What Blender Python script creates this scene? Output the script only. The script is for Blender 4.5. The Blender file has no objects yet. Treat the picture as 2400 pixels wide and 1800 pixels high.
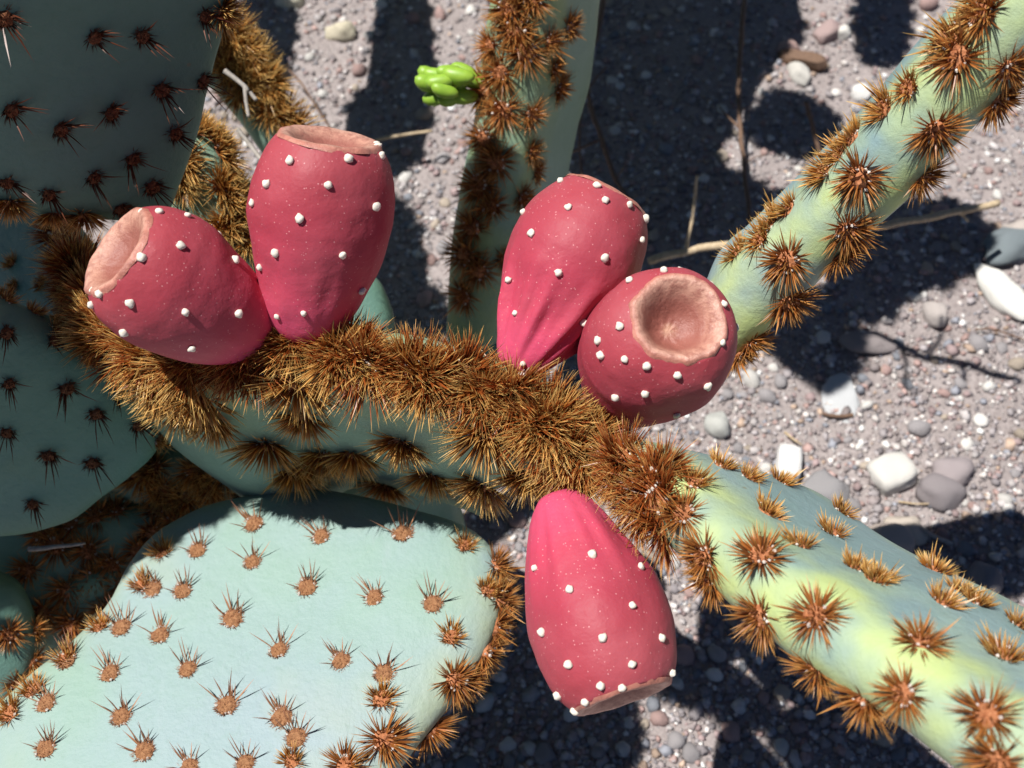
import bpy, bmesh, math, random
import numpy as np
from mathutils import Vector, Matrix, noise
from mathutils.bvhtree import BVHTree

random.seed(7); rng = np.random.default_rng(7)
scene = bpy.context.scene
COL = scene.collection

# ------------------------------------------------------------------ camera
PITCH = math.radians(58.0); CAM_H = 0.62; FPX = 2573.0     # focal length in photo pixels (2400 wide)
sp, cp = math.sin(PITCH), math.cos(PITCH)
CR = Vector((1, 0, 0)); CU = Vector((0, sp, cp)); CF = Vector((0, cp, -sp)); CO = Vector((0, 0, CAM_H))
cam_d = bpy.data.cameras.new('camera'); cam = bpy.data.objects.new('camera', cam_d); COL.objects.link(cam)
cam.location = CO; cam.rotation_euler = (math.pi/2 - PITCH, 0, 0)
cam_d.sensor_width = 36.0; cam_d.lens = 36.0*FPX/2400.0
cam_d.clip_start = 0.01; cam_d.clip_end = 200.0
cam_d.dof.use_dof = True; cam_d.dof.focus_distance = 0.385; cam_d.dof.aperture_fstop = 16.0
scene.camera = cam

# ------------------------------------------------------------------ sky and sun
def cdir(x, y, z):                       # direction given as right, up, towards the camera
    return (CR*x + CU*y - CF*z).normalized()
SUN = cdir(-0.36, 0.52, 0.775)
world = bpy.data.worlds.new('World'); scene.world = world; world.use_nodes = True
wn = world.node_tree.nodes; wl = world.node_tree.links
sky = wn.new('ShaderNodeTexSky'); sky.sky_type = 'NISHITA'; sky.sun_disc = False
sky.sun_elevation = math.asin(SUN.z); sky.sun_rotation = math.atan2(SUN.x, SUN.y); sky.altitude = 2200; sky.air_density = .55; sky.dust_density = .1; sky.ozone_density = 2.2
bg = wn['Background']; bg.inputs['Strength'].default_value = 0.05
wl.new(sky.outputs['Color'], bg.inputs['Color'])
sun_d = bpy.data.lights.new('sun', 'SUN'); sun_d.energy = 5.0; sun_d.angle = math.radians(0.53); sun_d.color = (1.0, 0.965, 0.91)
sun = bpy.data.objects.new('sun', sun_d); COL.objects.link(sun)
sun.rotation_euler = SUN.to_track_quat('Z', 'Y').to_euler(); sun.location = SUN*5

scene.view_settings.view_transform = 'Standard'; scene.view_settings.look = 'None'
scene.view_settings.exposure = 0.42; scene.view_settings.gamma = 1.0
scene.view_settings.use_curve_mapping = False
scene.cycles.max_bounces = 6

# ------------------------------------------------------------------ helpers
K = 2400.0/2212.0                         # measured picture size -> photo pixels
def ray(px, py):
    return (CR*((px-1200)/FPX) + CU*((900-py)/FPX) + CF)
def P(px, py, d): return CO + ray(px, py)*d
def G(px, py, z=0.0):
    r = ray(px, py); return CO + r*((z-CO.z)/r.z)
def catmull(pts, n, closed=False):
    pts = [Vector(p) for p in pts]; m = len(pts); out = []
    segs = m if closed else m-1
    for i in range(n):
        u = (i/n if closed else i/(n-1))*segs; k = min(int(u), segs-1); f = u-k
        if closed: a, b, c, d = pts[(k-1) % m], pts[k % m], pts[(k+1) % m], pts[(k+2) % m]
        else: a, b, c, d = pts[max(k-1, 0)], pts[k], pts[k+1], pts[min(k+2, m-1)]
        out.append(0.5*((2*b) + (c-a)*f + (2*a-5*b+4*c-d)*f*f + (3*b-a-3*c+d)*f**3))
    return out
def mesh(name, V, F, mats=(), smooth=True, recalc=False):
    me = bpy.data.meshes.new(name)
    me.from_pydata([tuple(v) for v in V], [], F)
    if recalc:
        bm = bmesh.new(); bm.from_mesh(me); bmesh.ops.recalc_face_normals(bm, faces=bm.faces)
        if bm.calc_volume(signed=True) < 0: bmesh.ops.reverse_faces(bm, faces=bm.faces)
        bm.to_mesh(me); bm.free()
    if smooth: me.polygons.foreach_set('use_smooth', [True]*len(me.polygons))
    for m in mats: me.materials.append(m)
    me.update(); return me
def fattr(me, name, vals):
    a = me.attributes.new(name, 'FLOAT', 'POINT'); a.data.foreach_set('value', np.asarray(vals, dtype=np.float32))
def obj(name, data, parent=None, loc=(0, 0, 0)):
    o = bpy.data.objects.new(name, data); COL.objects.link(o); o.location = loc
    if parent is not None: o.parent = parent
    return o
def tag(o, label=None, cat=None, group=None, kind=None):
    if label: o['label'] = label
    if cat: o['category'] = cat
    if group: o['group'] = group
    if kind: o['kind'] = kind
    return o
def thing(name, loc, label, cat, group=None):
    return tag(obj(name, None, None, loc), label, cat, group)
def wloc(o):                              # nothing above the clusters is rotated or scaled
    v = Vector(o.location)
    while o.parent is not None: o = o.parent; v += Vector(o.location)
    return v

# ------------------------------------------------------------------ materials
def mat(name):
    m = bpy.data.materials.new(name); m.use_nodes = True
    nt = m.node_tree; return m, nt.nodes, nt.links, nt.nodes['Principled BSDF']
def rgb(nodes, c):
    n = nodes.new('ShaderNodeRGB'); n.outputs[0].default_value = (*c, 1); return n.outputs[0]
def mixc(nodes, links, f, a, b, mode='MIX'):
    n = nodes.new('ShaderNodeMix'); n.data_type = 'RGBA'; n.blend_type = mode
    for sock, v in ((n.inputs[0], f), (n.inputs[6], a), (n.inputs[7], b)):
        if isinstance(v, (int, float)): sock.default_value = v
        elif isinstance(v, tuple): sock.default_value = (*v, 1)
        else: links.new(v, sock)
    return n.outputs[2]
def noise_t(nodes, links, scale, detail=4, rough=0.55, lo=0.3, hi=0.7, coord=None):
    t = nodes.new('ShaderNodeTexNoise'); t.inputs['Scale'].default_value = scale
    t.inputs['Detail'].default_value = detail; t.inputs['Roughness'].default_value = rough
    if coord is not None: links.new(coord, t.inputs['Vector'])
    r = nodes.new('ShaderNodeMapRange'); r.inputs[1].default_value = lo; r.inputs[2].default_value = hi
    links.new(t.outputs[0], r.inputs[0]); return r.outputs[0], t.outputs[0]
def ocoord(nodes): return nodes.new('ShaderNodeTexCoord').outputs['Object']
def attr(nodes, name):
    a = nodes.new('ShaderNodeAttribute'); a.attribute_name = name; return a.outputs['Fac']
def bump(nodes, links, h, strength, dist, bsdf):
    b = nodes.new('ShaderNodeBump'); b.inputs['Strength'].default_value = strength; b.inputs['Distance'].default_value = dist
    links.new(h, b.inputs['Height']); links.new(b.outputs[0], bsdf.inputs['Normal'])
def math_n(nodes, links, op, a, b=None):
    n = nodes.new('ShaderNodeMath'); n.operation = op; n.use_clamp = op in ('MULTIPLY', 'ADD')
    for i, v in enumerate((a, b)):
        if v is None: continue
        if isinstance(v, (int, float)): n.inputs[i].default_value = v
        else: links.new(v, n.inputs[i])
    return n.outputs[0]

def pad_material(name, face, face2, edge, bloom, edge_amt=1.0):
    m, n, l, b = mat(name); co = ocoord(n)
    f1, _ = noise_t(n, l, 28, 3, .5, .32, .68, co)
    c = mixc(n, l, f1, face, face2)
    f2, _ = noise_t(n, l, 9, 2, .5, .4, .65, co)
    c = mixc(n, l, math_n(n, l, 'MULTIPLY', f2, .8), c, bloom)
    # waxy bloom rubbed off in fine scratches and blotches
    f3, h3 = noise_t(n, l, 340, 4, .65, .5, .8, co)
    c = mixc(n, l, math_n(n, l, 'MULTIPLY', f3, .22), c, (face2[0]*.6, face2[1]*.75, face2[2]*.6))
    e = math_n(n, l, 'MULTIPLY', attr(n, 'edge'), edge_amt)
    fe, _ = noise_t(n, l, 45, 2, .5, .3, .62, co)
    e = math_n(n, l, 'MULTIPLY', e, fe)
    c = mixc(n, l, e, c, edge)
    fy, _ = noise_t(n, l, 17, 2, .5, .60, .74, co)
    c = mixc(n, l, math_n(n, l, 'MULTIPLY', fy, .30), c, edge)
    mp = n.new('ShaderNodeMapping'); l.new(co, mp.inputs[0]); mp.inputs['Scale'].default_value = (1, .22, 1); mp.inputs['Rotation'].default_value = (0, 0, .6)
    fs, _ = noise_t(n, l, 120, 3, .6, .62, .74, mp.outputs[0])
    c = mixc(n, l, math_n(n, l, 'MULTIPLY', fs, .22), c, (bloom[0]*1.25, bloom[1]*1.2, bloom[2]*1.1))
    fk, _ = noise_t(n, l, 70, 5, .75, .70, .76, co)
    c = mixc(n, l, math_n(n, l, 'MULTIPLY', fk, .55), c, (.30, .26, .15))
    # small corky specks
    v = n.new('ShaderNodeTexVoronoi'); v.inputs['Scale'].default_value = 95; l.new(co, v.inputs['Vector'])
    r = n.new('ShaderNodeMapRange'); r.inputs[1].default_value = .10; r.inputs[2].default_value = .04; l.new(v.outputs['Distance'], r.inputs[0])
    sp_ = math_n(n, l, 'MULTIPLY', r.outputs[0], math_n(n, l, 'GREATER_THAN', v.outputs['Color'], .72))
    c = mixc(n, l, math_n(n, l, 'MULTIPLY', sp_, .6), c, (.20, .17, .10))
    l.new(c, b.inputs['Base Color']); b.inputs['Roughness'].default_value = .58
    b.inputs['Specular IOR Level'].default_value = .35
    _, hb = noise_t(n, l, 60, 5, .6, .3, .7, co)
    _, hf = noise_t(n, l, 420, 4, .7, .3, .7, co)
    bump(n, l, math_n(n, l, 'ADD', math_n(n, l, 'MULTIPLY', hb, .75), math_n(n, l, 'MULTIPLY', hf, .22)), .5, .003, b)
    return m
M_PAD = pad_material('pad_skin_pale', (.250, .355, .345), (.235, .355, .300), (.38, .42, .20), (.27, .345, .395), .55)
M_PADR = pad_material('pad_skin_yellowing', (.20, .30, .31), (.19, .30, .28), (.46, .55, .20), (.26, .35, .38), .85)
M_PADC = pad_material('pad_skin_green', (.20, .31, .24), (.17, .28, .19), (.27, .35, .14), (.25, .36, .30), .7)
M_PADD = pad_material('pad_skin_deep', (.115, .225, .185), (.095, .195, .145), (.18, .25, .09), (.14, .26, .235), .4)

def bristle_material(name, base, mid, tip, pm=.45):
    m, n, l, b = mat(name)
    r = n.new('ShaderNodeValToRGB'); l.new(attr(n, 't'), r.inputs[0])
    e = r.color_ramp.elements; e[0].color = (*base, 1); e[1].color = (*tip, 1); e[1].position = .95
    x = r.color_ramp.elements.new(pm); x.color = (*mid, 1)
    hs = n.new('ShaderNodeHueSaturation'); l.new(r.outputs[0], hs.inputs['Color'])
    mr = n.new('ShaderNodeMapRange'); mr.inputs[3].default_value = .55; mr.inputs[4].default_value = 1.35; l.new(attr(n, 'v'), mr.inputs[0])
    l.new(mr.outputs[0], hs.inputs['Value'])
    l.new(hs.outputs[0], b.inputs['Base Color']); b.inputs['Roughness'].default_value = .38
    b.inputs['Specular IOR Level'].default_value = .5
    tr = n.new('ShaderNodeBsdfTranslucent'); l.new(hs.outputs[0], tr.inputs['Color'])
    mx = n.new('ShaderNodeMixShader'); mx.inputs[0].default_value = .38
    l.new(b.outputs[0], mx.inputs[1]); l.new(tr.outputs[0], mx.inputs[2])
    l.new(mx.outputs[0], n['Material Output'].inputs['Surface'])
    return m
M_BR = bristle_material('bristle_rust_gold', (.22, .060, .016), (.46, .18, .030), (.95, .70, .26))
M_BN = bristle_material('bristle_brush', (.22, .05, .014), (.40, .105, .021), (.95, .66, .22), .70)
M_BS = bristle_material('bristle_rust', (.30, .085, .022), (.42, .15, .035), (.66, .38, .12))
M_BP = bristle_material('bristle_tan', (.44, .22, .10), (.50, .26, .14), (.60, .32, .22))
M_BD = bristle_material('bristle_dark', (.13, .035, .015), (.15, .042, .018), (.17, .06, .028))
def wool_material(name, a, b_):
    m, n, l, b = mat(name); co = ocoord(n)
    f, h = noise_t(n, l, 900, 3, .6, .35, .65, co)
    l.new(mixc(n, l, f, a, b_), b.inputs['Base Color']); b.inputs['Roughness'].default_value = .9
    bump(n, l, h, .8, .0008, b); return m
M_WR = wool_material('areole_wool_rust', (.30, .10, .035), (.48, .20, .09))
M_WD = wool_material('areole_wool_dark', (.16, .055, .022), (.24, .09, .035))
M_WT = wool_material('areole_wool_tan', (.33, .165, .075), (.22, .095, .04))
M_WW = wool_material('areole_wool_pale', (.72, .66, .60), (.55, .48, .42))

def fruit_material():
    m, n, l, b = mat('fruit_skin'); co = ocoord(n)
    r = n.new('ShaderNodeValToRGB'); l.new(attr(n, 'ax'), r.inputs[0])
    e = r.color_ramp.elements; e[0].color = (.70, .085, .19, 1); e[1].color = (.34, .047, .062, 1)
    x = e.new(.28); x.color = (.50, .055, .105, 1); x = e.new(.6); x.color = (.36, .043, .070, 1)
    f, _ = noise_t(n, l, 55, 3, .55, .3, .7, co)
    c = mixc(n, l, math_n(n, l, 'MULTIPLY', f, .35), r.outputs[0], (.33, .055, .075))
    f, _ = noise_t(n, l, 24, 3, .5, .45, .75, co)            # pale bloom, thicker away from the neck
    c = mixc(n, l, math_n(n, l, 'MULTIPLY', math_n(n, l, 'MULTIPLY', f, .35), attr(n, 'ax')), c, (.52, .17, .20))
    v = n.new('ShaderNodeTexVoronoi'); v.inputs['Scale'].default_value = 900; l.new(co, v.inputs['Vector'])
    mr = n.new('ShaderNodeMapRange'); mr.inputs[1].default_value = .26; mr.inputs[2].default_value = .10; l.new(v.outputs['Distance'], mr.inputs[0])
    s = math_n(n, l, 'MULTIPLY', mr.outputs[0], math_n(n, l, 'GREATER_THAN', v.outputs['Color'], .70))
    c = mixc(n, l, math_n(n, l, 'MULTIPLY', s, .55), c, (.80, .45, .45))
    l.new(c, b.inputs['Base Color']); b.inputs['Roughness'].default_value = .55; b.inputs['Specular IOR Level'].default_value = .28
    b.inputs['Subsurface Weight'].default_value = .12; b.inputs['Subsurface Radius'].default_value = (.006, .0015, .001); b.inputs['Subsurface Scale'].default_value = 1.0
    _, h = noise_t(n, l, 130, 4, .55, .3, .7, co); bump(n, l, h, .35, .002, b)
    return m
M_FRUIT = fruit_material()
def scar_material():
    m, n, l, b = mat('fruit_scar_skin'); co = ocoord(n)
    r = n.new('ShaderNodeValToRGB'); l.new(attr(n, 'rad'), r.inputs[0])
    e = r.color_ramp.elements; e[0].color = (.52, .30, .20, 1); e[1].color = (.50, .20, .15, 1)
    x = e.new(.22); x.color = (.26, .09, .07, 1); x = e.new(.55); x.color = (.30, .11, .085, 1); x = e.new(.74); x.color = (.52, .27, .20, 1); x = e.new(.9); x.color = (.60, .34, .26, 1)
    f, h = noise_t(n, l, 330, 6, .7, .42, .62, co)
    c = mixc(n, l, math_n(n, l, 'MULTIPLY', f, .75), r.outputs[0], (.30, .11, .085))
    l.new(c, b.inputs['Base Color']); b.inputs['Roughness'].default_value = .36
    bump(n, l, h, .6, .0012, b); return m
M_SCAR = scar_material()
m_, n_, l_, b_ = mat('glochid_white'); co_ = ocoord(n_)
f_, h_ = noise_t(n_, l_, 1500, 3, .6, .35, .65, co_); l_.new(mixc(n_, l_, f_, (.80, .76, .68), (.64, .58, .48)), b_.inputs['Base Color'])
b_.inputs['Roughness'].default_value = .85; M_DOT = m_

def ground_material():
    m, n, l, b = mat('dry_gravelly_soil'); co = ocoord(n)
    f, h1 = noise_t(n, l, 14, 5, .6, .3, .7, co)
    c = mixc(n, l, f, (.33, .288, .282), (.43, .378, .37))
    f, h2 = noise_t(n, l, 260, 5, .7, .35, .68, co)
    c = mixc(n, l, math_n(n, l, 'MULTIPLY', f, .65), c, (.20, .17, .165))
    v = n.new('ShaderNodeTexVoronoi'); v.inputs['Scale'].default_value = 420; l.new(co, v.inputs['Vector'])
    mr = n.new('ShaderNodeMapRange'); mr.inputs[1].default_value = .45; mr.inputs[2].default_value = .2; l.new(v.outputs['Distance'], mr.inputs[0])
    sel = math_n(n, l, 'MULTIPLY', mr.outputs[0], math_n(n, l, 'GREATER_THAN', v.outputs['Color'], .62))
    c = mixc(n, l, math_n(n, l, 'MULTIPLY', sel, .7), c, (.52, .475, .465))
    l.new(c, b.inputs['Base Color']); b.inputs['Roughness'].default_value = .95; b.inputs['Specular IOR Level'].default_value = .15
    hh = math_n(n, l, 'ADD', math_n(n, l, 'MULTIPLY', h2, .6), math_n(n, l, 'MULTIPLY', sel, .4))
    bump(n, l, hh, 1.0, .003, b); return m
M_GROUND = ground_material()
def stone_material(name, src):
    m, n, l, b = mat(name); co = ocoord(n)
    if src == 'obj': base = n.new('ShaderNodeObjectInfo').outputs['Color']
    else: a = n.new('ShaderNodeAttribute'); a.attribute_name = 'col'; base = a.outputs['Color']
    f, h = noise_t(n, l, 330, 5, .7, .3, .7, co)
    dk = mixc(n, l, 1.0, base, (.62, .60, .58), 'MULTIPLY')
    l.new(mixc(n, l, math_n(n, l, 'MULTIPLY', f, .7), base, dk), b.inputs['Base Color'])
    b.inputs['Roughness'].default_value = .82; b.inputs['Specular IOR Level'].default_value = .25
    bump(n, l, h, .5, .0015, b); return m
M_STONE = stone_material('pebble_stone', 'obj'); M_GRAVEL = stone_material('gravel_stone', 'attr')
def twig_material(name, a, c2):
    m, n, l, b = mat(name); co = ocoord(n)
    mp = n.new('ShaderNodeMapping'); l.new(co, mp.inputs[0]); mp.inputs['Scale'].default_value = (1, 1, .25)
    f, h = noise_t(n, l, 420, 4, .65, .3, .7, mp.outputs[0])
    l.new(mixc(n, l, f, a, c2), b.inputs['Base Color']); b.inputs['Roughness'].default_value = .8
    bump(n, l, h, .5, .001, b); return m
M_TWIG = twig_material('twig_brown', (.20, .12, .075), (.11, .065, .045))
M_STRAW = twig_material('straw_tan', (.58, .47, .32), (.38, .28, .17))
M_GREY = twig_material('dead_fibre_grey', (.42, .39, .36), (.26, .23, .20))
m_, n_, l_, b_ = mat('young_bud_green'); co_ = ocoord(n_)
f_, h_ = noise_t(n_, l_, 160, 3, .5, .3, .7, co_); l_.new(mixc(n_, l_, f_, (.30, .47, .05), (.19, .36, .035)), b_.inputs['Base Color'])
b_.inputs['Roughness'].default_value = .45; b_.inputs['Subsurface Weight'].default_value = .15; b_.inputs['Subsurface Radius'].default_value = (.002, .003, .001); M_BUD = m_

# ------------------------------------------------------------------ ground
def gz(x, y):
    return 0.006*noise.noise(Vector((x*5, y*5, 0))) + 0.0022*noise.noise(Vector((x*22, y*22, 3)))
def build_ground():
    def axis(c0, c1, step, far):
        a = list(np.arange(c0, c1+1e-6, step)); s = step; v = c1
        while v < far: s *= 1.6; v += s; a.append(v)
        s = step; v = c0
        while v > -far: s *= 1.6; v -= s; a.insert(0, v)
        return a
    xs = axis(-.75, .75, .012, 60); ys = axis(0.0, 1.35, .012, 60); nx = len(xs)
    V = [(x, y, gz(x, y) if abs(x) < 3 and abs(y) < 3 else 0) for y in ys for x in xs]
    F = [(j*nx+i, j*nx+i+1, (j+1)*nx+i+1, (j+1)*nx+i) for j in range(len(ys)-1) for i in range(nx-1)]
    o = obj('ground', mesh('ground', V, F, [M_GROUND])); tag(o, kind='structure', label='grey gravelly desert soil under the cactus', cat='ground')
build_ground()

# ------------------------------------------------------------------ pads
def lumps(p, amp=.0011):
    return amp*noise.noise(p*22) + amp*.45*noise.noise(p*60)
class Pad:
    def __init__(s, o, me, d0):
        s.o = o; s.origin = wloc(o)
        s.V = [v.co.copy() + s.origin for v in me.vertices]
        s.bvh = BVHTree.FromPolygons(s.V, [tuple(p.vertices) for p in me.polygons]); s.d0 = d0
    def at(s, px, py):                                        # place on the pad that a pixel looks at
        r = ray(px, py).normalized(); hit = s.bvh.ray_cast(CO, r)
        if hit[0] is not None: return hit[0], (hit[1] if hit[1].dot(r) < 0 else -hit[1])
        t = s.d0
        for _ in range(6):
            p, nn, _, _ = s.bvh.find_nearest(CO + r*t); t = (p-CO).dot(r)
        return p, nn
PADS = []
def finish_pad(name, V, F, edge, mt, parent, d0, label=None):
    c = Vector((0, 0, 0))
    for v in V: c += v
    c /= len(V)
    me = mesh(name, [v-c for v in V], F, [mt], recalc=True); fattr(me, 'edge', edge)
    o = obj(name, me, parent, c - (wloc(parent) if parent else Vector()))
    if label: o['label'] = label
    p = Pad(o, me, d0); PADS.append(p); return p

def outline_pad(parent, pts, N, th, mt, bow=0.0, n=84, label=None, seg=None, d0=.45, amp=.0011):
    """pts: outline points in 3-D on the pad's plane; the pad swells to thickness th with a rounded rim"""
    N = N.normalized(); c = sum((Vector(p) for p in pts), Vector())/len(pts)
    ring = catmull(pts, n, True)
    far = max(ring, key=lambda q: (q-c).length); ax = (far-c).normalized(); L = (far-c).length
    ws = sum((q-c).length for q in ring)/n
    h = max(L-ws*1.05, 0)*.7
    a0, a1 = (c-ax*h, c+ax*h) if seg is None else seg
    dv = a1-a0
    def near(q):
        t = 0 if dv.length < 1e-6 else max(0, min(1, (q-a0).dot(dv)/dv.length_squared)); return a0+dv*t
    S = [1, .985, .955, .91, .85, .76, .64, .5, .36, .22, .08]
    V = []; E = []; rows = []
    for side in (1, -1):
        rr = []
        for k, s_ in enumerate(S):
            if k == 0 and side == -1: rr.append(rows[0][0]); continue
            row = []
            for q in ring:
                b = near(q); p = b+(q-b)*s_
                hh = th/2*(1-s_**5)**.5
                rel = (p-c).length/L
                p2 = p + N*(side*hh + bow*rel*rel + lumps(p, amp)*(1-s_*.3)) + ((q-b).normalized()*lumps(q*1.3, amp*1.4) if s_ > .9 else Vector())
                row.append(len(V)); V.append(p2); E.append(s_**7)
            rr.append(row)
        rows.append(rr)
    F = []
    for side, rr in zip((1, -1), rows):
        for a, b in zip(rr[:-1], rr[1:]):
            for i in range(n):
                j = (i+1) % n; f = (a[i], a[j], b[j], b[i]); F.append(f if side == 1 else f[::-1])
        F.append(tuple(rr[-1]) if side == 1 else tuple(rr[-1][::-1]))
    return finish_pad('pad', V, F, E, mt, parent, d0, label)
def px_pad(parent, pix, ref, ncam, th, mt, **kw):
    """outline given in photo pixels on the plane through ref=(px,py,depth) with camera-space normal"""
    N = cdir(*ncam); q = P(*ref); pts = []
    for x, y in pix:
        r = ray(x, y); pts.append(CO + r*((q-CO).dot(N)/r.dot(N)))
    return outline_pad(parent, pts, N, th, mt, d0=ref[2], **kw)

def rim_pad(parent, rim, Ua, Ub, L, th, mt, n=72, k0=5, k1=5, label=None, amp=.0013, bulge=.25):
    """a pad seen from its edge: rim = polyline in 3-D, the blade runs from the rim along U"""
    R = catmull(rim, n); V = []; E = []; F = []; na, ns = 11, 9; m = 2*na+2*ns
    for i, r in enumerate(R):
        s = i/(n-1); x = 2*s-1; k = k0 if x < 0 else k1
        tap = max(1-abs(x)**k, .0)**.5*.985+.015
        T = (R[min(i+1, n-1)]-R[max(i-1, 0)]).normalized()
        U = (Ua*(1-s)+Ub*s).normalized(); U = (U-T*U.dot(T)).normalized(); N = T.cross(U).normalized()
        rad = th/2*tap*(1+.10*noise.noise(r*30)); Ls = max(L*tap, 2.2*rad); ins = (1-tap)*.4*th
        prof = []
        for a in range(na):
            f = math.pi*a/(na-1) - math.pi/2; prof.append((rad*(1-math.cos(f)), rad*math.sin(f), 1.0))
        for a in range(ns):
            f = (a+1)/(ns+1); prof.append((rad+(Ls-2*rad)*f, rad*(1+bulge*math.sin(math.pi*f)), max(0, 1-f*2.6)*.8))
        for a in range(na):
            f = math.pi/2 + math.pi*a/(na-1); prof.append((Ls-rad-rad*math.cos(f), rad*math.sin(f), .35))
        for a in range(ns):
            f = 1-(a+1)/(ns+1); prof.append((rad+(Ls-2*rad)*f, -rad*(1+bulge*math.sin(math.pi*f)), max(0, 1-f*2.6)*.8))
        for u, w, e in prof:
            p = r + U*(u+ins) + N*w; V.append(p + N*(lumps(p, amp))*(1 if w > 0 else -1) + U*lumps(p*1.2, amp)); E.append(e)
    for i in range(n-1):
        for j in range(m):
            a, b = i*m+j, i*m+(j+1) % m; F.append((a, b, b+m, a+m))
    F.append(tuple(range(m))[::-1]); F.append(tuple(range((n-1)*m, n*m)))
    return finish_pad('pad', V, F, E, mt, parent, (Vector(rim[len(rim)//2])-CO).dot(CF), label)

# ------------------------------------------------------------------ spine clusters (shared meshes)
def cluster_mesh(seed, n, l0, l1, spread, w, rb, mats, cush_h=.0012, big=0, big_l=.009, lean=0.0, ring=False, pale=0, nseg=1):
    r = random.Random(seed); V = []; F = []; T = []; H = []; MI = []
    nu, nv = 12, 4                                             # lumpy woolly cushion
    for j in range(nv):
        a = (j/nv)*math.pi/2
        for i in range(nu):
            q = 2*math.pi*i/nu; rr = rb*math.cos(a)*(1+.12*r.uniform(-1, 1))
            V.append((rr*math.cos(q), rr*math.sin(q), cush_h*math.sin(a)*(1+.3*r.uniform(-1, 1)) - .0006*(j == 0))); T.append(0); H.append(.5)
    V.append((0, 0, cush_h*.8)); T.append(0); H.append(.5)
    for j in range(nv-1):
        for i in range(nu): k = (i+1) % nu; F.append((j*nu+i, j*nu+k, (j+1)*nu+k, (j+1)*nu+i)); MI.append(1)
    for i in range(nu): F.append(((nv-1)*nu+i, (nv-1)*nu+(i+1) % nu, nv*nu)); MI.append(1)
    def bristle(b, d, L, w0, h):
        d = d.normalized(); s = d.orthogonal().normalized(); t = d.cross(s); base = len(V); rot = r.uniform(0, 2)
        bend = (s*r.uniform(-1, 1)+t*r.uniform(-1, 1))*L*.10
        for f, wf in ((0, .75), (.45, 1.0)):
            for k in range(3):
                q = rot+2*math.pi*k/3; V.append(tuple(b+d*L*f + bend*f*f + (s*math.cos(q)+t*math.sin(q))*w0*wf)); T.append(f); H.append(h)
        V.append(tuple(b+d*L+bend)); T.append(1); H.append(h)
        for k in range(3):
            j = (k+1) % 3; F.append((base+k, base+j, base+3+j, base+3+k)); F.append((base+3+k, base+3+j, base+6)); MI.extend((0, 0))
    for i in range(n):
        q = r.uniform(0, 2*math.pi); u = math.sqrt(r.random())
        if ring: u = .6+.4*u
        ang = spread*(u**.8)*r.uniform(.72, 1.12)
        d = Vector((math.cos(q)*math.sin(ang)+lean, math.sin(q)*math.sin(ang), math.cos(ang)))
        L = r.uniform(l0, l1)*(1-.25*(1-u))
        bristle(Vector((rb*.92*u*math.cos(q), rb*.92*u*math.sin(q), cush_h*.3*(1-u))), d, L, w*r.uniform(.7, 1.2), r.random())
    for i in range(big):
        q = r.uniform(-1.5, 1.5); ang = r.uniform(.2, .85)
        d = Vector((math.cos(q)*math.sin(ang)+lean*.7, math.sin(q)*math.sin(ang), math.cos(ang)))
        bristle(Vector((rb*.7*math.cos(q), rb*.7*math.sin(q), 0)), d, big_l*r.uniform(.55, 1.15), w*1.9, r.uniform(.3, 1))
    for i in range(pale):                                      # flecks of pale felt round the tuft
        q = r.uniform(0, 2*math.pi); c = Vector((rb*r.uniform(.8, 1.05)*math.cos(q), rb*r.uniform(.8, 1.05)*math.sin(q), cush_h*r.uniform(.2, .9))); s = rb*r.uniform(.10, .2)
        b = len(V)
        for k in range(4): V.append(tuple(c+Vector((s*math.cos(k*1.57+q), s*math.sin(k*1.57+q), r.uniform(-.2, .2)*s)))); T.append(0); H.append(.5)
        V.append(tuple(c+Vector((0, 0, s)))); V.append(tuple(c-Vector((0, 0, s)))); T.extend((0, 0)); H.extend((.5, .5))
        for k in range(4): j = (k+1) % 4; F.append((b+k, b+j, b+4)); F.append((b+j, b+k, b+5)); MI.extend((2, 2))
    me = mesh('spine_cluster', V, F, mats, smooth=False); fattr(me, 't', T); fattr(me, 'v', H)
    me.polygons.foreach_set('material_index', MI); me.update(); return me
DENSE = [cluster_mesh(10+i, 180, .0070, .0150, 1.30, .00027, .0044, [M_BN, M_WR, M_WW], .002, pale=16, ring=i % 3 != 0) for i in range(7)]
GOLD = [cluster_mesh(30+i, 170, .0078, .0135, 1.25, .00027, .0042, [M_BR, M_WR, M_WW], .0016, pale=4) for i in range(4)]
STAR = [cluster_mesh(50+i, 135, .0052, .0098, 1.50, .00024, .0036, [M_BS, M_WR, M_WW], .0022, big=2, big_l=.012, pale=9) for i in range(5)]
TUFT = [cluster_mesh(70+i, 110, .0035, .0068, 1.0, .00018, .0034, [M_BR, M_WR, M_WW], .0012, big=5, big_l=.009, lean=.25, pale=5) for i in range(4)]
SMALL = [cluster_mesh(90+i, 190, .0009, .0024, 1.05, .00013, .0034, [M_BP, M_WT, M_WW], .0012, big=8, big_l=.0105, lean=.12, pale=7) for i in range(6)]
SHADE = [cluster_mesh(110+i, 90, .0016, .0050, 1.15, .00016, .0028, [M_BD, M_WD, M_WW], .0018, big=7, big_l=.0125, lean=.15) for i in range(5)]

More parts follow.
